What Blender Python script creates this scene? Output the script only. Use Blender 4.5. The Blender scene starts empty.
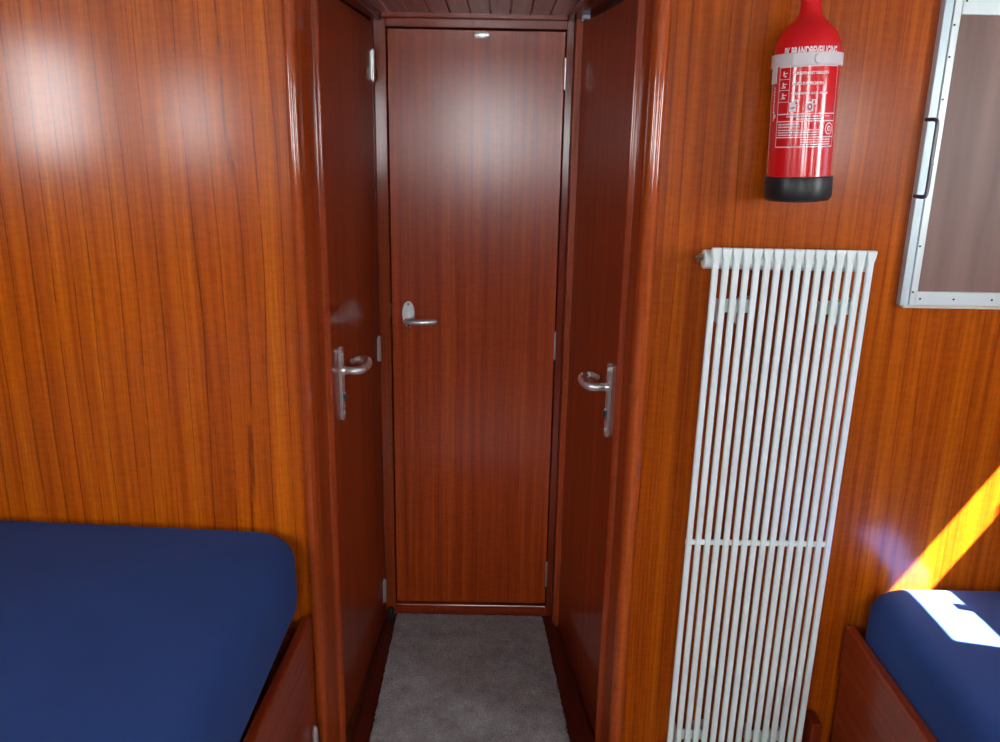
import bpy, bmesh, math, random
from mathutils import Vector, Matrix
random.seed(4)
S = bpy.context.scene
C = S.collection
PI = math.pi

# ------------------------------------------------------------------ camera, sky, sun, exposure
CAM = Vector((0, 0, 1.5))
F_PX = 828.0
down = Vector(((445-500)/F_PX, -(3300-371)/F_PX, 1)).normalized()      # camera frame: x right, y up, z forward
up = -down
fwd = Vector((0, -up.z/up.y, 1)).normalized()
right = Vector((up.y*fwd.z-up.z*fwd.y, up.z*fwd.x-up.x*fwd.z, up.x*fwd.y-up.y*fwd.x))
if right.x < 0: right = -right
cam_data = bpy.data.cameras.new('camera')
cam_data.sensor_width = 36; cam_data.lens = F_PX/1000*36; cam_data.clip_start = 0.02
cam = bpy.data.objects.new('camera', cam_data); C.objects.link(cam)
cam.matrix_world = Matrix(((right.x, right.y, -right.z, CAM.x),
                           (fwd.x, fwd.y, -fwd.z, CAM.y),
                           (up.x, up.y, -up.z, CAM.z), (0, 0, 0, 1)))
S.camera = cam

world = bpy.data.worlds.new('sky'); S.world = world; world.use_nodes = True
world.node_tree.nodes['Background'].inputs[0].default_value = (0.55, 0.75, 1.0, 1)
world.node_tree.nodes['Background'].inputs[1].default_value = 3.0

SUN_DIR = Vector((-1, 0.30, -1.575)).normalized()
sd = bpy.data.lights.new('sun', 'SUN'); sd.energy = 290; sd.angle = math.radians(0.6); sd.color = (1, 0.95, 0.86)
sun = bpy.data.objects.new('sun', sd); C.objects.link(sun)
sun.rotation_euler = SUN_DIR.to_track_quat('-Z', 'Y').to_euler()
sun.location = (3, 0, 4)

S.view_settings.view_transform = 'Standard'; S.view_settings.look = 'None'
S.view_settings.exposure = 0.0; S.view_settings.gamma = 1.0
S.view_settings.use_curve_mapping = False
S.cycles.use_denoising = True
S.cycles.max_bounces = 10; S.cycles.diffuse_bounces = 6; S.cycles.glossy_bounces = 5
S.cycles.sample_clamp_indirect = 8
DAY = 27.0            # strength of the daylight seen through the cabin windows

# ------------------------------------------------------------------ materials
def new_mat(name):
    m = bpy.data.materials.new(name); m.use_nodes = True
    return m, m.node_tree, m.node_tree.nodes['Principled BSDF']

def plain(name, col, rough=0.5, metal=0.0, coat=0.0, bump=0.0, bscale=200, emit=None, spec=None):
    m, t, b = new_mat(name)
    b.inputs['Roughness'].default_value = rough; b.inputs['Metallic'].default_value = metal
    b.inputs['Coat Weight'].default_value = coat; b.inputs['Coat Roughness'].default_value = 0.08
    if spec is not None: b.inputs['Specular IOR Level'].default_value = spec
    tc = t.nodes.new('ShaderNodeTexCoord'); n = t.nodes.new('ShaderNodeTexNoise')
    n.inputs['Scale'].default_value = bscale*0.2; n.inputs['Detail'].default_value = 4
    t.links.new(tc.outputs['Object'], n.inputs['Vector'])
    mx = t.nodes.new('ShaderNodeMix'); mx.data_type = 'RGBA'
    mx.inputs[6].default_value = (*[c*0.93 for c in col], 1); mx.inputs[7].default_value = (*[min(1, c*1.06) for c in col], 1)
    t.links.new(n.outputs['Fac'], mx.inputs[0]); t.links.new(mx.outputs[2], b.inputs['Base Color'])
    if bump:
        n2 = t.nodes.new('ShaderNodeTexNoise'); n2.inputs['Scale'].default_value = bscale; n2.inputs['Detail'].default_value = 3
        t.links.new(tc.outputs['Object'], n2.inputs['Vector'])
        bp = t.nodes.new('ShaderNodeBump'); bp.inputs['Strength'].default_value = bump; bp.inputs['Distance'].default_value = 0.002
        t.links.new(n2.outputs['Fac'], bp.inputs['Height']); t.links.new(bp.outputs[0], b.inputs['Normal'])
    if emit:
        b.inputs['Emission Color'].default_value = (*emit[0], 1); b.inputs['Emission Strength'].default_value = emit[1]
    return m

def wood(name, dark, mid, light, pitch=0.042, line=0.6, coat=0.6, coat_rough=0.22, rough=0.45, along='z', fine=1.0, off=0.0, figure=0.0):
    """varnished veneer: long streaks along one axis, fine pores and thin dark ribbon lines"""
    m, t, b = new_mat(name); N = t.nodes; L = t.links
    def math_(op, a, c=None):
        n = N.new('ShaderNodeMath'); n.operation = op
        for i, v in enumerate((a, c)):
            if v is None: continue
            if isinstance(v, (int, float)): n.inputs[i].default_value = v
            else: L.new(v, n.inputs[i])
        return n.outputs[0]
    tc = N.new('ShaderNodeTexCoord'); sp = N.new('ShaderNodeSeparateXYZ'); L.new(tc.outputs['Object'], sp.inputs[0])
    X, Y, Z = sp.outputs
    if along == 'z': u = math_('ADD', X, Y); w = Z
    elif along == 'y': u = math_('ADD', X, Z); w = Y
    else: u = math_('ADD', Y, Z); w = X
    u = math_('ADD', u, off)
    def nz(su, sw, detail=3, seed=0.0, rgh=0.5):
        c = N.new('ShaderNodeCombineXYZ'); L.new(math_('MULTIPLY', u, su), c.inputs[0]); L.new(math_('MULTIPLY', w, sw), c.inputs[1])
        c.inputs[2].default_value = seed
        n = N.new('ShaderNodeTexNoise'); n.inputs['Scale'].default_value = 1; n.inputs['Detail'].default_value = detail
        n.inputs['Roughness'].default_value = rgh
        L.new(c.outputs[0], n.inputs['Vector']); return n.outputs['Fac']
    def ramp(src, stops):
        r = N.new('ShaderNodeValToRGB'); e = r.color_ramp.elements
        e[0].position, e[0].color = stops[0][0], (*stops[0][1], 1); e[1].position, e[1].color = stops[-1][0], (*stops[-1][1], 1)
        for p, c in stops[1:-1]:
            k = e.new(p); k.color = (*c, 1)
        L.new(src, r.inputs[0]); return r.outputs['Color']
    def mix(fac, a, c, mode='MIX'):
        n = N.new('ShaderNodeMix'); n.data_type = 'RGBA'; n.blend_type = mode
        for i, v in ((0, fac), (6, a), (7, c)):
            if isinstance(v, (int, float)): n.inputs[i].default_value = v
            elif isinstance(v, tuple): n.inputs[i].default_value = (*v, 1)
            else: L.new(v, n.inputs[i])
        return n.outputs[2]
    g = (0, 0, 0); wv = (1, 1, 1)
    broad = nz(38, 0.6, 4, 1.0)
    base = ramp(broad, [(0.30, dark), (0.5, mid), (0.70, light)])
    streak = nz(170*fine, 2.2, 4, 5.0, 0.6)
    st = ramp(streak, [(0.38, (0.62,)*3), (0.58, wv)])
    base = mix(0.58, base, st, 'MULTIPLY')
    pores = nz(900, 16, 2, 9.0)
    pr = ramp(pores, [(0.34, (0.62,)*3), (0.50, wv)])
    base = mix(0.55, base, pr, 'MULTIPLY')
    cross = nz(35, 110, 2, 3.0)                      # faint ripple across the grain
    cr = ramp(cross, [(0.35, (0.84,)*3), (0.6, wv)])
    base = mix(0.7, base, cr, 'MULTIPLY')
    wob = nz(3, 1.1, 2, 12.0); wo2 = nz(17, 0.15, 2, 31.0)
    v = math_('ADD', math_('ADD', u, math_('MULTIPLY', wob, pitch*0.9)), math_('MULTIPLY', wo2, pitch*1.3))
    fr = math_('FRACT', math_('DIVIDE', v, pitch))
    d = math_('ABSOLUTE', math_('SUBTRACT', fr, 0.5))
    ln = ramp(d, [(0.0, wv), (0.022, (.8,.8,.8)), (0.040, g)])
    brk = ramp(nz(30, 7, 3, 15.0, 0.7), [(0.30, g), (0.48, wv)])
    lf = math_('MULTIPLY', math_('MULTIPLY', ln, brk), line)
    base = mix(lf, base, tuple(c*0.25 for c in dark))
    if figure:                                       # cathedral figure: stretched rings
        c = N.new('ShaderNodeCombineXYZ'); L.new(math_('MULTIPLY', u, 9), c.inputs[0]); L.new(math_('MULTIPLY', w, 0.9), c.inputs[1])
        wvt = N.new('ShaderNodeTexWave'); wvt.inputs['Scale'].default_value = 1.6; wvt.inputs['Distortion'].default_value = 7
        wvt.inputs['Detail'].default_value = 3; L.new(c.outputs[0], wvt.inputs['Vector'])
        fg = ramp(wvt.outputs['Fac'], [(0.0, (0.70,)*3), (0.6, wv)])
        base = mix(figure, base, fg, 'MULTIPLY')
    L.new(base, b.inputs['Base Color'])
    b.inputs['Roughness'].default_value = rough
    b.inputs['Specular IOR Level'].default_value = 0.06
    b.inputs['Coat Weight'].default_value = coat; b.inputs['Coat Roughness'].default_value = coat_rough
    bp = N.new('ShaderNodeBump'); bp.inputs['Strength'].default_value = 0.08; bp.inputs['Distance'].default_value = 0.001
    L.new(streak, bp.inputs['Height']); L.new(bp.outputs[0], b.inputs['Normal'])
    return m

M = {}
M['wall_wood'] = wood('teak_wall_veneer', (0.3840, 0.0623, 0.0010), (0.5280, 0.1000, 0.0012), (0.6560, 0.1558, 0.0016), pitch=.043, line=.68, coat=.8, coat_rough=.19)
M['wall_wood2'] = wood('teak_wall_veneer_right', (0.3120, 0.0499, 0.0016), (0.4290, 0.0780, 0.0020), (0.5460, 0.1209, 0.0023), pitch=.037, line=.4, coat=.5, coat_rough=.2, off=.37, figure=.35)
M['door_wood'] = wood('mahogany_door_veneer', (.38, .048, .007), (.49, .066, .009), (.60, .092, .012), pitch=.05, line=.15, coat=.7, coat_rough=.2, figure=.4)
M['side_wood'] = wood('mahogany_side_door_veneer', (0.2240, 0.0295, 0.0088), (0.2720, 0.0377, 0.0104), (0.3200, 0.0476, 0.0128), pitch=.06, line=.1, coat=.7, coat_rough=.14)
M['mould'] = wood('varnished_moulding', (0.3520, 0.0560, 0.0096), (0.4160, 0.0736, 0.0120), (0.4800, 0.0944, 0.0152), pitch=.08, line=.1, coat=.9, coat_rough=.09)
M['jamb'] = wood('varnished_jamb', (0.2624, 0.0391, 0.0090), (0.3198, 0.0493, 0.0107), (0.3772, 0.0612, 0.0131), pitch=.08, line=.1, coat=.8, coat_rough=.12)
M['strip'] = wood('satin_strip_wood', (.34, .052, .012), (.42, .066, .015), (.50, .084, .018), pitch=.08, line=.1, coat=.3, coat_rough=.35)
M['dark_trim'] = wood('dark_trim_wood', (.16, .018, .006), (.20, .023, .007), (.25, .030, .009), pitch=.08, line=.1, coat=.7, coat_rough=.15)
M['dark_trim_y'] = wood('dark_trim_wood_long', (0.0720, 0.0120, 0.0064), (0.0960, 0.0152, 0.0080), (0.1200, 0.0200, 0.0088), pitch=.08, line=.1, coat=.7, coat_rough=.15, along='y')
M['trim_x'] = wood('cross_trim_wood', (.26, .034, .012), (.33, .044, .014), (.40, .060, .018), pitch=.08, line=.1, coat=.7, coat_rough=.15, along='x')
M['bed_wood'] = wood('bed_frame_wood', (0.2380, 0.0323, 0.0102), (0.2975, 0.0408, 0.0119), (0.3570, 0.0527, 0.0153), pitch=.05, line=.2, coat=.6, coat_rough=.2, along='y')
M['ceil_wood'] = wood('ceiling_board_wood', (0.5250, 0.3375, 0.2625), (0.6250, 0.4250, 0.3375), (0.7250, 0.5125, 0.4125), pitch=.09, line=.1, coat=.8, coat_rough=.15, along='y')
M['floor_wood'] = wood('floor_wood', (.07, .020, .008), (.10, .028, .010), (.13, .038, .014), pitch=.09, line=.4, coat=.4, along='y')
M['slat'] = wood('pale_slat_wood', (.42, .26, .13), (.50, .32, .17), (.58, .38, .20), pitch=.05, line=.2, coat=0, along='x')
M['gap'] = plain('dark_gap', (.006, .004, .003), .9)
M['lining'] = plain('cabin_headlining', (.42, .40, .36), .8)
M['radiator'] = plain('radiator_enamel', (.74, .87, .85), .35, coat=.3, spec=.5)
M['bracket'] = plain('bracket_plastic', (.62, .70, .69), .5)
M['alu'] = plain('brushed_aluminium', (.60, .70, .70), .40, metal=.35, bump=.05, bscale=900)
M['alu_dark'] = plain('anodised_aluminium', (.52, .64, .67), .42, metal=.35, bump=.05, bscale=900)
M['steel'] = plain('satin_steel', (.74, .76, .75), .27, metal=.72)
M['hinge'] = plain('hinge_steel', (.60, .62, .61), .3, metal=.8)
M['dull'] = plain('dull_metal', (.22, .24, .30), .4, metal=.3)
M['brass'] = plain('aged_brass', (.40, .34, .22), .35, metal=1)
M['screw'] = plain('dark_screw', (.03, .03, .035), .4, metal=.5)
M['black'] = plain('black_plastic', (.012, .013, .03), .3, coat=.4)
M['rubber'] = plain('black_rubber', (.010, .012, .014), .36, spec=.35)
M['red'] = plain('red_enamel', (.62, .006, .010), .25, coat=.6, spec=.3)
M['print'] = plain('white_print', (.78, .70, .72), .4)
M['print_red'] = plain('red_print', (.35, .01, .03), .4)
M['cream'] = plain('cream_gasket', (.62, .56, .42), .5)
M['strap'] = plain('milky_strap_plastic', (.70, .66, .68), .35)
M['strap'].node_tree.nodes['Principled BSDF'].inputs['Alpha'].default_value = .86

def fabric(name, c1, c2):
    m, t, b = new_mat(name); N = t.nodes; L = t.links
    tc = N.new('ShaderNodeTexCoord')
    n = N.new('ShaderNodeTexNoise'); n.inputs['Scale'].default_value = 5; n.inputs['Detail'].default_value = 5
    L.new(tc.outputs['Object'], n.inputs['Vector'])
    mx = N.new('ShaderNodeMix'); mx.data_type = 'RGBA'; mx.inputs[6].default_value = (*c1, 1); mx.inputs[7].default_value = (*c2, 1)
    L.new(n.outputs['Fac'], mx.inputs[0]); L.new(mx.outputs[2], b.inputs['Base Color'])
    b.inputs['Roughness'].default_value = .9; b.inputs['Specular IOR Level'].default_value = .15
    b.inputs['Sheen Weight'].default_value = .10; b.inputs['Sheen Roughness'].default_value = .5
    b.inputs['Sheen Tint'].default_value = (.3, .45, 1, 1)
    v = N.new('ShaderNodeTexVoronoi'); v.inputs['Scale'].default_value = 420; L.new(tc.outputs['Object'], v.inputs['Vector'])
    bp = N.new('ShaderNodeBump'); bp.inputs['Strength'].default_value = .35; bp.inputs['Distance'].default_value = .001
    L.new(v.outputs['Distance'], bp.inputs['Height']); L.new(bp.outputs[0], b.inputs['Normal'])
    return m
M['blue'] = fabric('navy_blue_terry_sheet', (.017, .047, .180), (.024, .064, .235))

def mesh_panel(name):
    """fine woven insect mesh, drawn as a tight weave over a mauve brown board"""
    m, t, b = new_mat(name); N = t.nodes; L = t.links
    tc = N.new('ShaderNodeTexCoord'); mp = N.new('ShaderNodeMapping'); mp.inputs['Scale'].default_value = (26, 1, 2.0)
    L.new(tc.outputs['Object'], mp.inputs[0])
    n = N.new('ShaderNodeTexNoise'); n.inputs['Scale'].default_value = 1; n.inputs['Detail'].default_value = 5; L.new(mp.outputs[0], n.inputs['Vector'])
    r = N.new('ShaderNodeValToRGB'); r.color_ramp.elements[0].position = .3; r.color_ramp.elements[0].color = (.165, .092, .074, 1)
    r.color_ramp.elements[1].position = .7; r.color_ramp.elements[1].color = (.25, .148, .122, 1)
    L.new(n.outputs['Fac'], r.inputs[0])
    ch = N.new('ShaderNodeTexChecker'); ch.inputs['Scale'].default_value = 420; L.new(tc.outputs['Object'], ch.inputs['Vector'])
    mx = N.new('ShaderNodeMix'); mx.data_type = 'RGBA'; mx.blend_type = 'MULTIPLY'; mx.inputs[0].default_value = .25
    L.new(r.outputs[0], mx.inputs[6]); L.new(ch.outputs['Color'], mx.inputs[7]); L.new(mx.outputs[2], b.inputs['Base Color'])
    b.inputs['Roughness'].default_value = .5
    return m
M['mesh'] = mesh_panel('tinted_mesh_panel')

def carpet_mat():
    m, t, b = new_mat('grey_pile_carpet'); N = t.nodes; L = t.links
    tc = N.new('ShaderNodeTexCoord')
    n = N.new('ShaderNodeTexNoise'); n.inputs['Scale'].default_value = 17; n.inputs['Detail'].default_value = 8; n.inputs['Roughness'].default_value = .75
    L.new(tc.outputs['Object'], n.inputs['Vector'])
    n2 = N.new('ShaderNodeTexNoise'); n2.inputs['Scale'].default_value = 260; n2.inputs['Detail'].default_value = 3
    L.new(tc.outputs['Object'], n2.inputs['Vector'])
    r = N.new('ShaderNodeValToRGB'); r.color_ramp.elements[0].position = .36; r.color_ramp.elements[0].color = (.30, .295, .305, 1)
    r.color_ramp.elements[1].position = .66; r.color_ramp.elements[1].color = (.46, .46, .475, 1)
    L.new(n.outputs['Fac'], r.inputs[0])
    r2 = N.new('ShaderNodeValToRGB'); r2.color_ramp.elements[0].position = .3; r2.color_ramp.elements[0].color = (.62,)*3+(1,)
    r2.color_ramp.elements[1].position = .65
    L.new(n2.outputs['Fac'], r2.inputs[0])
    mx = N.new('ShaderNodeMix'); mx.data_type = 'RGBA'; mx.blend_type = 'MULTIPLY'; mx.inputs[0].default_value = 1
    L.new(r.outputs[0], mx.inputs[6]); L.new(r2.outputs[0], mx.inputs[7]); L.new(mx.outputs[2], b.inputs['Base Color'])
    b.inputs['Roughness'].default_value = 1; b.inputs['Specular IOR Level'].default_value = .05
    return m
M['carpet'] = carpet_mat()

def daylight_mat():
    m = bpy.data.materials.new('daylight_behind_glass'); m.use_nodes = True; t = m.node_tree; t.nodes.clear()
    e = t.nodes.new('ShaderNodeEmission'); e.inputs[0].default_value = (.93, .97, 1, 1); e.inputs[1].default_value = DAY
    o = t.nodes.new('ShaderNodeOutputMaterial'); t.links.new(e.outputs[0], o.inputs[0]); return m
M['day'] = daylight_mat()

# ------------------------------------------------------------------ mesh helpers
def finish(name, bm, mat, parent=None, smooth=False, loc=None, bevel=0, angle=35):
    bmesh.ops.recalc_face_normals(bm, faces=bm.faces)
    me = bpy.data.meshes.new(name); bm.to_mesh(me); bm.free()
    mats = mat if isinstance(mat, (list, tuple)) else [mat]
    for q in mats: me.materials.append(M[q])
    if smooth:
        for p in me.polygons: p.use_smooth = True
        me.set_sharp_from_angle(angle=math.radians(angle))
    o = bpy.data.objects.new(name, me); C.objects.link(o)
    if parent: o.parent = parent
    if loc: o.location = loc
    if bevel:
        b = o.modifiers.new('bevel', 'BEVEL'); b.width = bevel; b.segments = 2; b.limit_method = 'ANGLE'
    return o

def box(bm, x0, x1, y0, y1, z0, z1, mi=0):
    v = [bm.verts.new((x, y, z)) for z in (z0, z1) for y in (y0, y1) for x in (x0, x1)]
    for f in ((0, 2, 3, 1), (4, 5, 7, 6), (0, 1, 5, 4), (2, 6, 7, 3), (0, 4, 6, 2), (1, 3, 7, 5)):
        bm.faces.new([v[i] for i in f]).material_index = mi

def bx(*a):
    bm = bmesh.new(); box(bm, *a); return bm

def prism(pts, z0, z1, bm=None, axis='z'):
    """extrude a closed 2-D outline; axis z: pts are (x,y); axis x: (y,z); axis y: (x,z)"""
    bm = bm or bmesh.new()
    def mk(p, h): return {'z': (p[0], p[1], h), 'x': (h, p[0], p[1]), 'y': (p[0], h, p[1])}[axis]
    a = [bm.verts.new(mk(p, z0)) for p in pts]; b = [bm.verts.new(mk(p, z1)) for p in pts]
    n = len(pts)
    bm.faces.new(a[::-1]); bm.faces.new(b)
    for i in range(n): bm.faces.new((a[i], a[(i+1) % n], b[(i+1) % n], b[i]))
    return bm

def tube(bm, pts, rad, seg=14, squash=1.0):
    pts = [Vector(p) for p in pts]; n = len(pts)
    if not isinstance(rad, (list, tuple)): rad = [rad]*n
    rings = []; prev = None
    for i, p in enumerate(pts):
        t = (pts[min(i+1, n-1)]-pts[max(i-1, 0)]).normalized()
        if prev is None:
            a = Vector((0, 0, 1)) if abs(t.z) < .9 else Vector((1, 0, 0))
            s = t.cross(a).normalized()
        else: s = (prev-t*prev.dot(t)).normalized()
        prev = s; q = t.cross(s)
        rings.append([bm.verts.new(p+(s*math.cos(k*2*PI/seg)+q*math.sin(k*2*PI/seg)*squash)*rad[i]) for k in range(seg)])
    for i in range(n-1):
        for k in range(seg):
            bm.faces.new((rings[i][k], rings[i][(k+1) % seg], rings[i+1][(k+1) % seg], rings[i+1][k]))
    bm.faces.new(rings[0][::-1]); bm.faces.new(rings[-1])
    return bm

def lathe(prof, seg=64, bm=None):
    bm = bm or bmesh.new(); rings = []
    for r, z in prof:
        rings.append([bm.verts.new((r*math.cos(k*2*PI/seg), r*math.sin(k*2*PI/seg), z)) for k in range(seg)])
    for i in range(len(rings)-1):
        for k in range(seg): bm.faces.new((rings[i][k], rings[i][(k+1) % seg], rings[i+1][(k+1) % seg], rings[i+1][k]))
    bm.faces.new(rings[0][::-1]); bm.faces.new(rings[-1]); return bm

def cat(pts, n=6):
    """smooth a polyline (Catmull-Rom)"""
    P = [Vector(p) for p in pts]; out = []
    for i in range(len(P)-1):
        a, b, c, d = P[max(i-1, 0)], P[i], P[i+1], P[min(i+2, len(P)-1)]
        for k in range(n):
            t = k/n
            out.append(.5*((2*b)+(c-a)*t+(2*a-5*b+4*c-d)*t*t+(3*b-a-3*c+d)*t**3))
    out.append(P[-1]); return out

def thing(name, label, catg, loc=(0, 0, 0), group=None):
    o = bpy.data.objects.new(name, None); C.objects.link(o); o.location = loc; o.empty_display_size = .05
    return tag(o, label, catg, group=group)

def tag(o, label, catg, kind=None, group=None):
    o['label'] = label; o['category'] = catg
    if kind: o['kind'] = kind
    if group: o['group'] = group
    return o

def struct(o, label, catg): return tag(o, label, catg, 'structure')

# ------------------------------------------------------------------ room shell
XL, XR, YB, ZC = -1.70, 1.60, -3.0, 1.95          # hull sides, aft wall, cabin ceiling
WY = 1.72                                         # face of the panelled bulkhead
struct(finish('wall_front_left', bx(XL, -.410, WY, WY+.06, -.05, ZC), 'wall_wood'),
       'orange brown varnished wood panelled wall behind the left bed', 'wall')
struct(finish('wall_front_right', bx(.312, XR, WY, WY+.06, -.05, ZC), 'wall_wood2'),
       'orange brown varnished wood panelled wall behind the white radiator', 'wall')
struct(finish('wall_back', bx(XL, XR, YB-.06, YB, -.05, ZC), 'door_wood'), 'wood panelled wall behind the viewer', 'wall')
struct(finish('wall_left', bx(XL-.06, XL, YB-.06, WY+.06, -.05, ZC), 'door_wood'), 'wood panelled cabin side beyond the left bed', 'wall')
# right side has an open porthole near the corner
PY0, PY1, PZ0, PZ1 = 1.275, 1.668, 1.394, 1.600
bm = bmesh.new()
box(bm, XR, XR+.03, YB-.06, PY0, -.05, ZC); box(bm, XR, XR+.03, PY1, WY+.06, -.05, ZC)
box(bm, XR, XR+.03, PY0, PY1, -.05, PZ0); box(bm, XR, XR+.03, PY0, PY1, PZ1, ZC)
struct(finish('wall_right', bm, 'door_wood'), 'wood panelled cabin side beyond the right bed', 'wall')
struct(finish('floor', bx(XL, XR, YB, 2.5, -.06, -.012), 'floor_wood'), 'dark wooden floor under the carpet', 'floor')
struct(finish('ceiling', bx(XL-.06, XR+.06, YB-.06, 2.6, ZC, ZC+.06), 'lining'), 'pale lining over the cabin', 'ceiling')

# window_1: the porthole that lets the sun in (frame + catch)
w1 = bmesh.new()
box(w1, XR-.012, XR, PY0-.03, PY0, PZ0-.03, PZ1+.03); box(w1, XR-.012, XR, PY1, PY1+.03, PZ0-.03, PZ1+.03)
box(w1, XR-.012, XR, PY0, PY1, PZ0-.03, PZ0); box(w1, XR-.012, XR, PY0, PY1, PZ1, PZ1+.03)
w1 = finish('window_1', w1, 'alu', bevel=.002)
struct(w1, 'open aluminium porthole in the cabin side above the right bed', 'window')
bm = bmesh.new(); box(bm, XR-.010, XR+.004, 1.418, 1.448, PZ0-.004, PZ0+.045); box(bm, XR-.010, XR+.004, 1.584, PY1, PZ0-.002, PZ0+.032)
finish('window_catch', bm, 'black', w1)

# windows behind the viewer and along the sides: daylight behind glass
def window(n, wall, a0, a1, z0, z1, label):
    fr, pn = bmesh.new(), bmesh.new(); t = .035
    def put(bm, d0, d1, p0, p1, q0, q1):
        if wall == 'left': box(bm, XL+d0, XL+d1, p0, p1, q0, q1)
        elif wall == 'right': box(bm, XR-d1, XR-d0, p0, p1, q0, q1)
        else: box(bm, p0, p1, YB+d0, YB+d1, q0, q1)
    for r in ((a0-t, a0, z0-t, z1+t), (a1, a1+t, z0-t, z1+t), (a0, a1, z0-t, z0), (a0, a1, z1, z1+t)): put(fr, 0, .02, *r)
    put(pn, .001, .006, a0, a1, z0, z1)
    o = finish('window_%d' % n, fr, 'alu', bevel=.003); struct(o, label, 'window')
    finish('pane', pn, 'day', o)
window(2, 'left', -.06, .42, 1.42, 1.78, 'daylit side window nearest the left bed head')
window(3, 'left', -1.64, -1.02, 1.38, 1.74, 'daylit side window further back on the left')
window(4, 'right', .55, .95, 1.36, 1.70, 'daylit side window over the right bed')
window(5, 'right', -.95, -.45, 1.38, 1.74, 'daylit side window further back on the right')
window(6, 'back', -.46, .22, 1.22, 1.86, 'large daylit window in the wall behind the viewer')
window(7, 'back', -1.30, -.95, 1.34, 1.60, 'small daylit window left of the large one behind the viewer')
window(8, 'back', .50, .82, 1.22, 1.70, 'small daylit window right of the large one behind the viewer')

# ------------------------------------------------------------------ mouldings at the passage mouth
def nose(xo, xg, s):
    """rounded corner post between panel edge xo and groove xg; s = +1 when the passage lies towards +x"""
    w = abs(xg-xo); pts = [(xo, WY+.05)]
    pts.append((xo, WY-.004))
    for k in range(11):
        a = PI-k*PI/10*1.0
        pts.append((xo+s*(w/2+w/2*math.cos(a)), WY-.004-.014*math.sin(a)))
    pts += [(xg, WY+.023), (xg-s*.004, WY+.028), (xg-s*.004, WY+.05)]
    return prism(pts, -.01, ZC)
struct(finish('trim_1', nose(-.423, -.397, 1), 'mould', smooth=True), 'rounded varnished corner post left of the passage', 'moulding')
struct(finish('trim_2', nose(.326, .294, -1), 'mould', smooth=True), 'rounded varnished corner post right of the passage', 'moulding')

def jamb(xg, xr, xb, xd, s):
    """reveal between groove and door, ending in a bead"""
    pts = [(xg-s*.03, WY+.028), (xg-s*.001, WY+.028), (xr, WY+.066)]
    for k in range(7):
        a = -PI/2+k*PI/6
        pts.append((xr+s*(abs(xb-xr)*math.cos(a)), WY+.076+.008*math.sin(a)))
    pts += [(xd, WY+.086), (xd-s*.03, WY+.086)]
    return prism(pts, -.01, 1.86)
struct(finish('trim_3', jamb(-.397, -.382, -.369, -.380, 1), 'jamb', smooth=True), 'door jamb with bead beside the left door', 'moulding')
struct(finish('trim_4', jamb(.294, .285, .271, .282, -1), 'jamb', smooth=True), 'door jamb with bead beside the right door', 'moulding')
struct(finish('trim_5', bx(-.41, .31, WY+.005, WY+.08, 1.83, ZC), 'trim_x', bevel=.004), 'lintel across the mouth of the passage', 'moulding')

# ------------------------------------------------------------------ hardware builders
def rounded_plate(bm, w, h, t, r, n=8, z=0.0):
    """plate in the local x/z plane standing off along -y"""
    pts = []
    for cx, cz, a0 in ((w/2-r, h/2-r, 0), (-w/2+r, h/2-r, PI/2), (-w/2+r, -h/2+r, PI), (w/2-r, -h/2+r, 1.5*PI)):
        for k in range(n+1):
            a = a0+k*PI/2/n; pts.append((cx+r*math.cos(a), z+cz+r*math.sin(a)))
    prism(pts, 0, -t, bm, axis='y')

def door_furniture(parent, loc, rz, flip):
    """long backplate, return lever, lock cylinder; local -y points out of the door, lever runs along +x*flip"""
    bm = bmesh.new(); rounded_plate(bm, .024, .185, .008, .0119, z=-.034)
    for zz in (.040, -.108):
        tube(bm, [(0, -.007, zz), (0, -.0105, zz)], .005, 12)
    hd = finish('door_handle', bm, 'steel', parent, smooth=True, bevel=.0012)
    hd.location = loc; hd.rotation_euler = (0, 0, rz)
    bm = bmesh.new()
    tube(bm, [(0, -.005, 0), (0, -.012, 0), (0, -.016, 0)], [.0125, .0125, .010], 20)
    path = cat([(0, -.012, 0), (0, -.038, 0), (.012*flip, -.050, 0), (.04*flip, -.053, 0), (.070*flip, -.052, 0), (.088*flip, -.044, .001), (.094*flip, -.030, .002), (.084*flip, -.019, .003), (.070*flip, -.015, .003)], 5)
    tube(bm, path, [.0095+.0025*min(1, i/14)-.0045*max(0, (i-24)/16) for i in range(len(path))], 16)
    finish('lever', bm, 'steel', hd, smooth=True, angle=50)
    bm = bmesh.new(); rounded_plate(bm, .011, .024, .0095, .005, z=-.070)
    tube(bm, [(0, -.009, -.066), (0, -.016, -.066)], .006, 14)
    finish('lock_cylinder', bm, 'screw', hd, smooth=True)
    bm = bmesh.new(); tube(bm, [(0, -.009, -.0575), (0, -.013, -.0575)], .0035, 10)
    finish('lock_rim', bm, 'steel', hd, smooth=True)
    return hd

def hinge(parent, x, y, z0, z1, r=.006, leaf=None):
    bm = bmesh.new(); n = 5; h = (z1-z0)/n
    for k in range(n):
        tube(bm, [(x, y, z0+k*h+.0006), (x, y, z0+(k+1)*h-.0006)], r, 12)
    tube(bm, [(x, y, z0-.003), (x, y, z1+.003)], r*.6, 10)
    if leaf: box(bm, *leaf, z0+.002, z1-.002)
    return finish('hinge', bm, 'hinge', parent, smooth=True)

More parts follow.
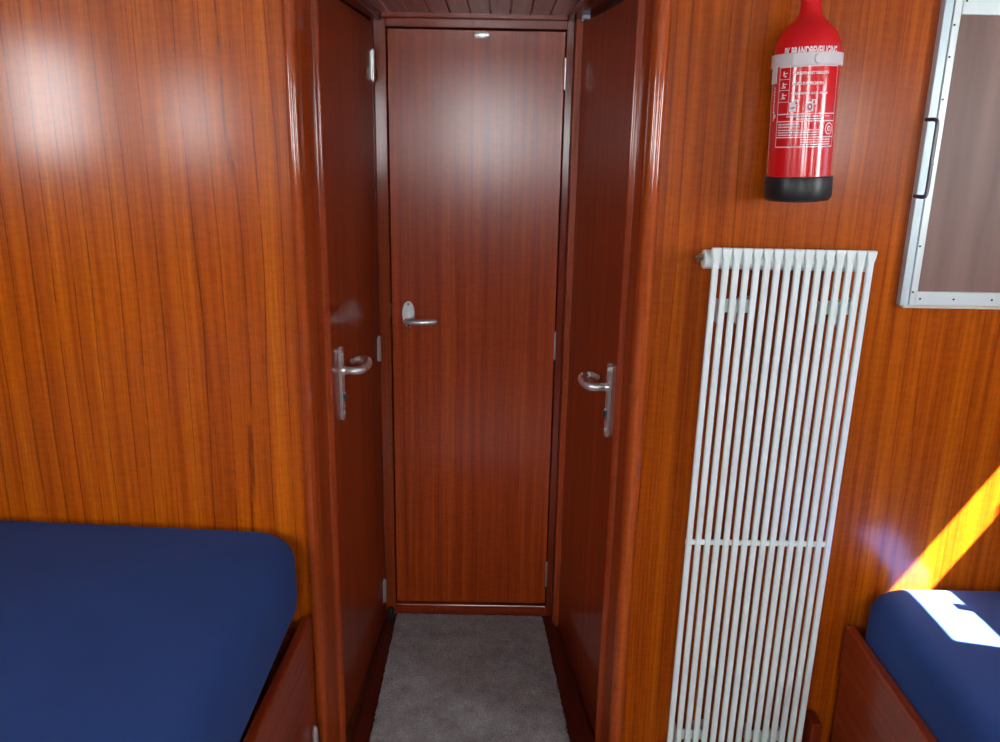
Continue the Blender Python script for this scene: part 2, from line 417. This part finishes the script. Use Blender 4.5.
# ------------------------------------------------------------------ left door (door_1)
def slab(a, b, s, t, z0, z1):
    """door leaf whose visible face runs from a to b; s = direction of the passage in x"""
    return prism([a, b, (b[0]-s*t, b[1]), (a[0]-s*t, a[1])], z0, z1)
la, lb = (-.379, 1.808), (-.346, 2.360)
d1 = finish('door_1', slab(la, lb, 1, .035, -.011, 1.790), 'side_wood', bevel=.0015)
struct(d1, 'dark reddish cabin door on the left side of the passage', 'door')
ang = math.atan2(lb[1]-la[1], lb[0]-la[0])
yy = 1.905; xx = la[0]+(lb[0]-la[0])*(yy-la[1])/(lb[1]-la[1])
door_furniture(d1, (xx, yy, .957), ang, 1)            # lever points away from the viewer
for z0, z1 in ((1.640, 1.716), (.862, .932), (.062, .138)):
    hinge(d1, -.3425, 2.352, z0, z1, .0055, (-.3465, -.3440, 2.338, 2.352))
# right door (door_3)
ra, rb = (.281, 1.808), (.213, 2.335)
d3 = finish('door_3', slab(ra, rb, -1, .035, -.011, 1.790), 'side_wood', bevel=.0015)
struct(d3, 'dark reddish cabin door on the right side of the passage', 'door')
ang = math.atan2(rb[1]-ra[1], rb[0]-ra[0])
yy = 1.876; xx = ra[0]+(rb[0]-ra[0])*(yy-ra[1])/(rb[1]-ra[1])
door_furniture(d3, (xx, yy, .936), ang+PI, -1)
bm = bmesh.new(); box(bm, .206, .222, 2.25, 2.28, 1.790, 1.800); box(bm, .203, .207, 2.255, 2.275, 1.786, 1.800)
tag(finish('door_catch', bm, 'dull', bevel=.001), 'small metal catch under the lintel above the right door', 'catch')

# ------------------------------------------------------------------ end of the passage: jambs, header, back door
BY = 2.392
d2 = finish('door_2', bx(-.3085, .1725, BY, BY+.035, .040, 1.7755), 'door_wood', bevel=.0015)
struct(d2, 'brown veneered door closing the far end of the passage', 'door')
bm = bmesh.new()
pts = [(.019*math.cos(k*PI/16), .039*math.sin(k*PI/16)) for k in range(32)]
prism(pts, 0, -.005, bm, axis='y')
hd = finish('door_handle', bm, 'steel', d2, smooth=True, bevel=.0012, loc=(-.260, BY, .994))
bm = bmesh.new()
tube(bm, [(0, -.004, -.014), (0, -.016, -.014)], .0125, 18)
path = cat([(0, -.010, -.014), (0, -.034, -.014), (.010, -.046, -.014), (.035, -.050, -.014), (.066, -.048, -.013), (.086, -.040, -.013)], 6)
tube(bm, path, [.0095]*12+[.0098]*(len(path)-15)+[.009, .007, .003], 16)
finish('lever', bm, 'steel', hd, smooth=True, angle=50)
bm = bmesh.new()
for zz in (.030, -.034): tube(bm, [(0, -.0045, zz), (0, -.006, zz)], .0032, 10)
finish('screw', bm, 'screw', hd)
for z0, z1 in ((1.630, 1.706), (.866, .946), (.106, .190)):
    hinge(d2, .1745, BY-.004, z0, z1, .0045)
bm = bmesh.new(); rounded_plate(bm, .041, .0155, .003, .0077)
sp_ = finish('door_plate', bm, 'bracket', d2, smooth=True, loc=(-.0535, BY, 1.7625)); sp_['label'] = 'small pale oval plate'
bm = bmesh.new()
for xx in (-.0145, .0145): tube(bm, [(xx, -.003, 0), (xx, -.0042, 0)], .0028, 10)
box(bm, -.009, .009, -.0036, -.003, -.0035, .0035)
finish('screw', bm, 'steel', sp_)
bm = bx(-.318, -.3105, BY-.004, BY, .985, 1.025)
finish('strike_plate', bm, 'brass', d2)

struct(finish('trim_6', bx(-.345, -.3115, BY-.010, BY+.03, -.01, 1.82), 'jamb', bevel=.002), 'upright door frame left of the far door', 'door frame')
struct(finish('trim_7', bx(.1755, .196, BY-.010, BY+.03, -.01, 1.82), 'dark_trim', bevel=.002), 'upright door frame right of the far door', 'door frame')
bm = bx(.196, .212, 2.338, 2.38, -.01, 1.82); box(bm, .209, .260, 2.3375, 2.42, -.01, 1.82)
struct(finish('trim_8', bm, 'strip'), 'slim lighter strip between the far door and the right door', 'door frame')
bm = bx(-.400, -.3445, 2.3625, 2.42, -.01, 1.82)
struct(finish('trim_9', bm, 'dark_trim', bevel=.002), 'slim dark strip between the left door and the far door', 'door frame')
bm = bx(-.3115, .1755, BY-.010, BY+.03, 1.7790, 1.82)
struct(finish('trim_10', bm, 'trim_x', bevel=.002), 'header board over the far door', 'door frame')
bm = bx(-.3115, .1755, BY-.012, BY+.03, -.01, .0365)
struct(finish('trim_11', bm, 'trim_x', bevel=.003), 'wooden threshold below the far door', 'threshold')
struct(finish('wall_passage_end', bx(-.45, .35, BY+.037, BY+.08, -.05, ZC), 'gap'), 'dark recess behind the far door', 'wall')

# sills running along both side doors
struct(finish('trim_12', prism([(-.306, 1.74), (-.306, 2.380), (-.3385, 2.380), (-.352, 1.74)], -.012, .0), 'dark_trim_y', bevel=.002), 'dark wooden sill along the foot of the left door', 'sill')
struct(finish('trim_13', prism([(.212, 1.74), (.163, 2.380), (.200, 2.380), (.200, 2.335), (.281, 1.74)], -.012, .0), 'dark_trim_y', bevel=.002), 'dark wooden sill along the foot of the right door', 'sill')
# lintels above the side doors, ceiling boards
struct(finish('trim_14', prism([(-.42, 1.80), (-.336, 1.80), (-.3215, 2.40), (-.42, 2.40)], 1.793, 1.85), 'dark_trim_y', bevel=.003), 'dark lintel above the left door', 'lintel')
struct(finish('trim_15', prism([(.186, 1.80), (.175, 2.40), (.33, 2.40), (.33, 1.80)], 1.800, 1.85), 'dark_trim_y', bevel=.003), 'dark lintel above the right door', 'lintel')
bm = bx(-.3215, .175, 2.366, BY-.010, 1.800, 1.83)
struct(finish('trim_16', bm, 'trim_x', bevel=.003), 'narrow cross bead where the passage ceiling meets the header', 'moulding')
bm = bmesh.new()
for k in range(-6, 5):
    x0 = -.03+.053*k; x1 = x0+.0505
    pts = [(x0, 1.816), (x0+.002, 1.813), (x1-.002, 1.813), (x1, 1.816), (x1, 1.83), (x0, 1.83)]
    prism(pts, 1.79, 2.39, bm, axis='y')
box(bm, -.37, .25, 1.79, 2.39, 1.824, 1.84)
struct(finish('ceiling_passage', bm, 'ceil_wood'), 'brownish boarded ceiling over the passage', 'ceiling')
struct(finish('baseboard_left', bx(XL, -.424, WY-.012, WY, -.012, .09), 'dark_trim', bevel=.003), 'skirting under the left wall panel', 'skirting')
struct(finish('baseboard_right', bx(.327, XR, WY-.012, WY, -.012, .06), 'dark_trim', bevel=.003), 'skirting under the right wall panel', 'skirting')
bm = bmesh.new(); tube(bm, [(-.325, 2.362, 0), (-.325, 2.362, .004)], .013, 18); tube(bm, [(-.325, 2.362, .004), (-.325, 2.362, .028), (-.325, 2.362, .032)], [.010, .010, .007], 18)
tag(finish('door_stop', bm, 'rubber', smooth=True), 'small dark rubber door stop in the far left corner of the passage', 'door stop')

# ------------------------------------------------------------------ carpet runner
def carpet():
    bm = bmesh.new(); ny, nx = 330, 215; y0, y1 = 1.10, 2.372
    rnd = random.Random(7); rows = []
    for j in range(ny):
        y = y0+(y1-y0)*j/(ny-1); f = (y-1.79)/(2.39-1.79)
        xl = -.308+rnd.uniform(-.0025, .0025); xr = .208+(.163-.208)*max(f, -.2)+rnd.uniform(-.0025, .0025)
        row = []
        for i in range(nx):
            x = xl+(xr-xl)*i/(nx-1)
            e = min(i, nx-1-i, (ny-1-j))
            z = (.0105 if e > 1 else (.004 if e == 1 else -.002))+rnd.uniform(-.0017, .0017)
            row.append(bm.verts.new((x+rnd.uniform(-.001, .001), y+rnd.uniform(-.001, .001), z)))
        rows.append(row)
    for j in range(ny-1):
        for i in range(nx-1): bm.faces.new((rows[j][i], rows[j][i+1], rows[j+1][i+1], rows[j+1][i]))
    low = [[bm.verts.new((x, y, -.0115)) for x in (-.305, .20)] for y in (y0, y1-.004)]
    bm.faces.new((low[0][0], low[0][1], low[1][1], low[1][0]))
    return finish('carpet', bm, 'carpet')
tag(carpet(), 'mottled grey pile carpet with a ragged cut edge on the passage floor', 'carpet')

# ------------------------------------------------------------------ beds
def mattress_mesh(x0, x1, y0, y1, z0, z1, rc, re, crown, tilt=0.0):
    bm = bmesh.new(); rings = []
    hx, hy = (x1-x0)/2, (y1-y0)/2; cx, cy = (x0+x1)/2, (y0+y1)/2
    def ring(d, z, n=8):
        r = max(rc-d*.7, .012); ax, ay = max(hx-d, .013), max(hy-d, .013); r = min(r, ax-.001, ay-.001); vs = []
        for sx, sy, a0 in ((1, 1, 0), (-1, 1, PI/2), (-1, -1, PI), (1, -1, 1.5*PI)):
            for k in range(n+1):
                a = a0+k*PI/2/n; vs.append(bm.verts.new((cx+sx*(ax-r)+r*math.cos(a), cy+sy*(ay-r)+r*math.sin(a), z)))
        # long sides get extra points through later subdivision
        rings.append(vs)
    ring(.30, z0); ring(.03, z0)
    ring(.012, z0+.006); ring(.003, z0+.022); ring(0, z0+.05)
    h = z1-re
    ring(0, h-.02)
    for k in range(1, 9):
        a = k*PI/16; ring(re*(1-math.cos(a)), h+re*math.sin(a))
    for k in range(1, 8):
        f = k/7; ring(re+(min(hx, hy)-re-.02)*f, z1+crown*(1-(1-f)**2))
    n = len(rings[0])
    for i in range(len(rings)-1):
        for k in range(n): bm.faces.new((rings[i][k], rings[i][(k+1) % n], rings[i+1][(k+1) % n], rings[i+1][k]))
    bm.faces.new(rings[0][::-1]); bm.faces.new(rings[-1])
    for v in bm.verts:
        if v.co.z > z1-re-.03: v.co.z += (x1-v.co.x)*tilt
    return bm

ml = finish('mattress', mattress_mesh(-1.66, -.433, -.35, 1.717, .455, .640, .095, .050, .020, .032), 'blue', smooth=True, angle=60)
tag(ml, 'thick mattress in a navy blue fitted sheet on the left bed', 'mattress')
mr = finish('mattress', mattress_mesh(.853, 1.575, -.35, 1.717, .350, .526, .085, .055, .006), 'blue', smooth=True, angle=60)
tag(mr, 'mattress in a navy blue fitted sheet on the right bed, with a patch of sunlight', 'mattress')

bl = thing('bed', 'wooden bed frame on the left, its side board below the blue mattress', 'bed', (-1.04, .68, 0))
def local(o, parent):
    o.parent = parent; o.matrix_parent_inverse = Matrix.Translation(-parent.location); return o
rail_pts = [(-.420, 1.705), (-.435, 1.290), (-.495, -.35), (-.518, -.35), (-.458, 1.29), (-.443, 1.705)]
local(finish('side_rail', prism(rail_pts, .075, .415), 'bed_wood', bevel=.004), bl)
local(finish('foot_board', prism([(x-.0, y) for x, y in [(-.426, 1.704), (-.441, 1.29), (-.499, -.34), (-.516, -.34), (-.456, 1.29), (-.441, 1.704)]], .0, .08), 'dark_trim_y', bevel=.003), bl)
local(finish('head_board', bx(-1.66, -.447, 1.680, 1.705, .30, .400), 'bed_wood', bevel=.003), bl)
local(finish('bed_base', bx(-1.66, -.535, -.35, 1.675, .29, .31), 'bed_wood', bevel=.003), bl)
for k in range(9):
    y = -.31+k*.205
    xe = -.472 if k == 8 else -.50-(1.70-y)*.03
    local(finish('slat', bx(-1.66, xe, y, y+.06, .418, .438), 'slat', bevel=.003), bl)
bm = bmesh.new(); tube(bm, [(-.4135, 1.655, .0), (-.4135, 1.655, .14), (-.4135, 1.655, .152)], [.0075, .0075, .004], 12)
tag(finish('metal_pin', bm, 'steel', smooth=True), 'thin upright grey metal rod beside the left bed foot', 'rod')

br = thing('bed', 'reddish wooden bed frame on the right, under the sunlit mattress', 'bed', (1.2, .68, 0))
local(finish('side_rail', bx(.828, .852, -.35, 1.705, .29, .415), 'bed_wood', bevel=.005), br)
local(finish('side_panel', bx(.834, .850, -.34, 1.703, .02, .288), 'bed_wood', bevel=.002), br)
local(finish('head_board', bx(.855, 1.57, 1.680, 1.705, .02, .335), 'bed_wood', bevel=.003), br)
local(finish('bed_base', bx(.855, 1.57, -.35, 1.675, .315, .335), 'bed_wood', bevel=.003), br)
bm = prism([(1.655, 0), (1.706, 0), (1.706, .178), (1.655, .178)], .763, .787, axis='x')
tag(finish('wooden_upright', bm, 'dark_trim', bevel=.004), 'short dark wooden upright at the wall between radiator and right bed', 'upright')

# ------------------------------------------------------------------ radiator
RX0, RX1, RY, NT = .4300, .7590, 1.655, 16
rad = thing('radiator', 'tall white tube radiator on the wood wall right of the passage', 'radiator', ((RX0+RX1)/2, 1.70, .05))
pitch = (RX1-RX0)/(NT-.0)
def tube_mesh():
    bm = bmesh.new(); w = pitch*.61/2; wt = pitch*.97/2; y0, y1 = 0, .010
    zt, zb = 1.297, .040
    prof = [(-w, zb+.03), (w, zb+.03), (w, zt-.024), (wt*.90, zt-.013), (wt, zt-.005), (wt, zt), (-wt, zt), (-wt, zt-.005), (-wt*.90, zt-.013), (-w, zt-.024)]
    prism(prof, y0, y1, bm, axis='y')
    box(bm, -wt, wt, 0, .010, zb, zb+.03)
    return bm
first = finish('radiator_tube', tube_mesh(), 'radiator', rad, bevel=.0022)
first.matrix_parent_inverse = Matrix.Translation(-rad.location)
first.location = (RX0+pitch*.5, RY, 0)
for k in range(1, NT):
    c = first.copy(); C.objects.link(c); c.parent = rad; c.matrix_parent_inverse = first.matrix_parent_inverse.copy()
    c.location = (RX0+pitch*(k+.5), RY, 0)
bm = bmesh.new(); tube(bm, [(.4195, RY+.0285, 1.270), (.4215, RY+.0285, 1.270), (RX1-.004, RY+.0285, 1.270), (RX1-.002, RY+.0285, 1.270)], [.017, .0195, .0195, .017], 24)
local(finish('header_pipe', bm, 'radiator', smooth=True), rad)
bm = bmesh.new(); tube(bm, [(.4200, RY+.0285, .062), (RX1-.002, RY+.0285, .062)], .0185, 24)
local(finish('header_pipe', bm, 'radiator', smooth=True), rad)
local(finish('cross_bar', bx(RX0+.003, RX1-.003, RY+.0035, RY+.009, .640, .652), 'radiator', bevel=.001), rad)
bm = bmesh.new(); tube(bm, [(.421, RY+.0285, 1.274), (.411, RY+.0285, 1.274)], .0075, 6); tube(bm, [(.411, RY+.0285, 1.274), (.4045, RY+.0285, 1.274)], .0035, 10)
tube(bm, [(.408, RY+.0285, 1.274), (.408, RY+.020, 1.264)], .002, 8)
o = local(finish('bleed_valve', bm, 'brass', smooth=True), rad); o['label'] = 'small metal bleed valve'
def rbracket(x, z, up):
    bm = bmesh.new()
    box(bm, x-.036, x-.030, RY+.016, WY-.0125, z-.032, z+.014)
    box(bm, x+.012, x+.018, RY+.016, WY-.0125, z-.040, z+.016)
    box(bm, x-.036, x+.040, RY+.014, RY+.018, z-.008, z+.020)
    box(bm, x+.030, x+.040, RY+.018, WY-.0125, z-.010, z+.020)
    box(bm, x-.010, x+.004, RY+.018, RY+.026, z-.030, z-.004)
    return local(finish('wall_bracket', bm, 'bracket', bevel=.001), rad)
rbracket(.492, 1.172, 1); rbracket(.700, 1.172, 1); rbracket(.490, .120, 0); rbracket(.668, .120, 0)
rad.rotation_euler = (math.radians(1.0), math.radians(.14), 0); rad.location.x -= .0085; rad.location.y += .010

# ------------------------------------------------------------------ fire extinguisher
EX = Vector((.5812, 1.646, 1.391)); TILT = math.radians(-2.3)
ext = thing('fire_extinguisher', 'red fire extinguisher with black base hanging on the wall above the radiator', 'fire extinguisher', EX)
ext.rotation_euler = (0, TILT, 0); ext.scale = (.945, .945, 1)
R = .0632
prof = [(R, .030), (R, .048), (R, .100), (R, .256), (R, .262), (R-.0004, .272), (.0622, .281), (.0600, .291), (.0562, .300), (.0510, .3085), (.0445, .315), (.0370, .3215), (.0295, .3275), (.0242, .334), (.0210, .341), (.0196, .350), (.0190, .372)]
finish('cylinder', lathe(prof, 96), 'red', ext, smooth=True, angle=60)
finish('base_cap', lathe([(.050, 0), (.0600, .0015), (.0652, .006), (.0668, .013), (.0668, .044), (.0658, .047), (.0625, .0475)], 96), 'rubber', ext, smooth=True)
bm = lathe([(.019, .372), (.021, .376), (.021, .392), (.012, .398), (.012, .418)], 32)
finish('valve', bm, 'brass', ext, smooth=True)
bm = bmesh.new(); tube(bm, cat([(0, 0, .416), (.03, -.02, .424), (.08, -.045, .430), (.12, -.06, .424)], 5), .008, 12, .6); tube(bm, cat([(0, 0, .402), (.03, -.02, .404), (.08, -.045, .398), (.12, -.06, .388)], 5), .007, 12, .6)
finish('squeeze_grip', bm, 'black', ext, smooth=True)
# print wrapped round the cylinder: a = azimuth from the side facing the room, towards +x
def wrap(a, z, lift=.0004): 
    r = R+lift; return (r*math.sin(a), -r*math.cos(a), z)
def deg(d): return math.radians(d)
def zl(ypx): return .2430-(ypx-66)*.00173                 # height on the body of a printed row
def strip(bm, a0, a1, z0, z1, lift=.0004):
    n = max(1, int(abs(a1-a0)/.06))
    for k in range(n):
        b0, b1 = a0+(a1-a0)*k/n, a0+(a1-a0)*(k+1)/n
        bm.faces.new([bm.verts.new(wrap(b0, z0, lift)), bm.verts.new(wrap(b1, z0, lift)), bm.verts.new(wrap(b1, z1, lift)), bm.verts.new(wrap(b0, z1, lift))])
def text(parent, s, a_left, z, h, width=None, mat='print', lift=.0006, vertical=False, bold=.0):
    cu = bpy.data.curves.new('text', 'FONT'); cu.body = s; cu.size = 1; cu.offset = bold
    ob = bpy.data.objects.new('text', cu); C.objects.link(ob)
    bpy.context.view_layer.update()
    me = bpy.data.meshes.new_from_object(ob.evaluated_get(bpy.context.evaluated_depsgraph_get()))
    bpy.data.objects.remove(ob)
    xs = [v.co.x for v in me.vertices]; ys = [v.co.y for v in me.vertices]
    x0, x1, y0, y1 = min(xs), max(xs), min(ys), max(ys)
    sy = h/(y1-y0); sx = (width/(x1-x0)) if width else sy
    for v in me.vertices:
        u, w = (v.co.x-x0)*sx, (v.co.y-y0)*sy
        if vertical: v.co = wrap(a_left-w/R, z+u, lift)
        else: v.co = wrap(a_left+u/R, z+w, lift)
    me.materials.clear(); me.materials.append(M[mat])
    o = bpy.data.objects.new('lettering', me); C.objects.link(o); o.parent = parent; return o
bm = bmesh.new()
AL, AR, ADV = deg(-68), deg(44), deg(-46)
for a in (AL, AR): strip(bm, a-.008, a+.008, zl(147.5), zl(64))
strip(bm, AL, AR, zl(66.2), zl(65.0))
for y in (113.5, 121, 137.5, 147.5): strip(bm, AL, AR, zl(y)-.0008, zl(y)+.0008)
strip(bm, ADV-.006, ADV+.006, zl(113.5), zl(66))
for y in (78, 89, 101): strip(bm, AL, ADV, zl(y)-.0004, zl(y)+.0004)
lab = finish('label_print', bm, 'print', ext); lab['label'] = 'white printed instruction frame'
text(ext, 'PK BRANDBEVEILIGING', deg(-60), zl(55.0), .0150, .106, bold=.03)
for s, y, w in (('BORGPEN UITTREKKEN', 74, .068), ('SPUITSTUK RICHTEN', 84.4, .058), ('KNIJPHENDEL INDRUKKEN', 94.6, .068)):
    text(lab, s, deg(-41), zl(y), .0052, w, bold=.035)
# little drawings: step marks, two fire class squares, round seal
def ring(bm, a, z, r0, r1, n, lift, q=1.0):
    for k in range(n):
        t0, t1 = 2*PI*k/n, 2*PI*(k+1)/n
        c = [(a+r/R*math.cos(t), z+q*r*math.sin(t)) for r, t in ((r1, t0), (r1, t1), (r0, t1), (r0, t0))]
        bm.faces.new([bm.verts.new(wrap(u, w, lift)) for u, w in c])
for y, k in ((73, 0), (84, 1), (95, 2)):
    zc = zl(y); bm = bmesh.new()
    strip(bm, deg(-60), deg(-57), zc-.003, zc+.005); strip(bm, deg(-57), deg(-53.5), zc-.005, zc-.002)
    strip(bm, deg(-57), deg(-51), zc+.001, zc+.0025)
    if k: strip(bm, deg(-63), deg(-57), zc-.005, zc-.0035)
    finish('step_mark', bm, 'print', lab)
for a in (-44, -15):
    bm = bmesh.new(); strip(bm, deg(a), deg(a+12), zl(111), zl(101.5)); strip(bm, deg(a+9), deg(a+16), zl(104.2), zl(99.2), .0005)
    finish('pictogram_square', bm, 'print', lab)
bm = bmesh.new(); ring(bm, deg(32), zl(129), .0090, .0105, 20, .0004); ring(bm, deg(32), zl(129), .0030, .0045, 20, .0004)
finish('round_seal', bm, 'print', lab)
bm = bmesh.new()
strip(bm, deg(-42), deg(-36), zl(108.2), zl(107.2), .0008); strip(bm, deg(-38), deg(-33), zl(107.4), zl(106.4), .0008)
strip(bm, deg(-33.5), deg(-31), zl(103.6), zl(100.2), .0008); strip(bm, deg(-31), deg(-29), zl(103.6), zl(102.6), .0008)
finish('fire_class_mark', bm, 'print_red', lab)
bm = bmesh.new(); strip(bm, deg(-4), deg(-.5), zl(103.6), zl(100), .0008); ring(bm, deg(-9), zl(106.5), .0022, .0048, 12, .0008, 1.3)
finish('fire_class_mark', bm, 'print_red', lab)
# lines of tiny print, too small to read
bm = bmesh.new(); rr = random.Random(3)
def dashes(a0, a1, y, h):
    a = a0
    while a < a1:
        w = rr.uniform(1.2, 4.2); strip(bm, deg(a), deg(min(a+w, a1)), zl(y)-h, zl(y)+h); a += w+rr.uniform(.5, 1.2)
for y in (116, 118.7): dashes(-48 if y < 117 else -30, 30 if y < 117 else 14, y, .0011)
for y in (124, 126.8): dashes(-64, -24, y, .0013)
for y in (130, 132.5, 135): dashes(-64, 10, y, .0010)
for y in (140, 142.5, 145): dashes(-20, 36, y, .0010)
finish('small_print', bm, 'print', lab)
for s, y in (('P', 117),): text(lab, s, deg(-80), zl(y+3), .012, .007, bold=.02)
text(lab, 'poeder', deg(-77), zl(112), .008, .050, vertical=True, bold=.02)

# bracket with strap holding it
brk = thing('extinguisher_bracket', 'milky plastic strap bracket clasping the red fire extinguisher', 'bracket', EX)
brk.rotation_euler = (0, TILT, 0); brk.scale = (.945, .945, 1)
def band(r0, r1, a0, a1, z0, z1, n=48):
    bm = bmesh.new(); rg = []
    for k in range(n+1):
        a = a0+(a1-a0)*k/n
        rg.append([bm.verts.new((r*math.sin(a), -r*math.cos(a), z)) for r, z in ((r0, z0), (r1, z0), (r1, z1), (r0, z1))])
    for k in range(n):
        for i in range(4): bm.faces.new((rg[k][i], rg[k][(i+1) % 4], rg[k+1][(i+1) % 4], rg[k+1][i]))
    bm.faces.new(rg[0][::-1]); bm.faces.new(rg[-1]); return bm
finish('strap', band(R+.0012, R+.0035, deg(-125), deg(125), .2445, .267), 'strap', brk, bevel=.001)
finish('strap_overlap', band(R+.0037, R+.0052, deg(-42), deg(40), .2455, .266), 'strap', brk, bevel=.001)
bm = bmesh.new(); cx_ = math.sin(deg(-1)); cy_ = -math.cos(deg(-1))
tube(bm, [(cx_*(R+.005), cy_*(R+.005), .2555), (cx_*(R+.009), cy_*(R+.009), .2555)], [.0090, .0080], 24)
o = finish('strap_button', bm, 'strap', brk, smooth=True)
finish('strap_tab', band(R+.0012, R+.003, deg(-92), deg(-74), .216, .2445, 8), 'strap', brk)
bm = bx(-.030, .030, .0665, WY-EX.y-.002, .05, .30)
o = finish('back_plate', bm, 'strap', brk, bevel=.003)
o.rotation_euler = (0, 0, 0)

# ------------------------------------------------------------------ aluminium framed screen at the right
fx0, fx1, fz0, fz1 = .8405, 1.430, 1.176, 1.802
fr = thing('framed_screen', 'aluminium framed brown mesh screen on the wall right of the fire extinguisher', 'screen', ((fx0+fx1)/2, WY, fz0))
FY0, FY1 = 1.703, 1.7195
def fpart(name, bm, mat, bev=.0015):
    return local(finish(name, bm, mat, bevel=bev), fr)
bm = bx(fx0, fx0+.019, FY0+.002, FY1, fz0, fz1); box(bm, fx0, fx0+.003, FY0-.002, FY0+.004, fz0, fz1)
fpart('outer_rail', bm, 'alu_dark')
fl = fpart('frame_rail', bx(fx0+.0198, fx0+.034, FY0-.001, FY1, fz0+.001, fz1-.03), 'alu')
fb = fpart('frame_rail', bx(fx0+.030, fx1, FY0-.003, FY1, fz0+.002, fz0+.030), 'alu')
ft = fpart('frame_rail', bx(fx0+.034, fx1, FY0-.003, FY1, fz1-.062, fz1), 'alu')
fpart('frame_rail', bx(fx1-.034, fx1, FY0-.001, FY1, fz0+.031, fz1-.063), 'alu')
o = fpart('gasket', bx(fx0+.010, fx1, FY0+.004, FY1, fz0-.006, fz0+.001), 'cream')
fpart('mesh_panel', bx(fx0+.034, fx1-.034, FY0+.006, FY0+.012, fz0+.030, fz1-.062), 'mesh', 0)
def fscrew(par, x, z, y=FY0-.001):
    bm = bmesh.new(); tube(bm, [(x, y, z), (x, y-.0012, z)], .0021, 10)
    local(finish('screw', bm, 'screw'), fr)
for z in (1.205, 1.300, 1.4625, 1.586, 1.664, 1.7215): fscrew(fl, fx0+.0235, z)
for x in (.880, .950, 1.030, 1.11, 1.2, 1.3): fscrew(fb, x, fz0+.0155, FY0-.003)
for x in (.880, .99, 1.1, 1.2, 1.3): fscrew(ft, x, fz1-.038, FY0-.003)
bm = bmesh.new(); hx, hz0, hz1 = .8505, 1.400, 1.548
tube(bm, cat([(hx-.009, FY0+.006, hz1), (hx-.008, FY0-.012, hz1), (hx-.004, FY0-.020, hz1-.001), (hx+.001, FY0-.020, hz1-.010), (hx+.001, FY0-.020, (hz0+hz1)/2), (hx+.001, FY0-.020, hz0+.010), (hx-.004, FY0-.020, hz0+.001), (hx-.008, FY0-.012, hz0), (hx-.009, FY0+.006, hz0)], 6), .0040, 12)
o = local(finish('pull_handle', bm, 'black', smooth=True), fr); o['label'] = 'black bent rod handle'
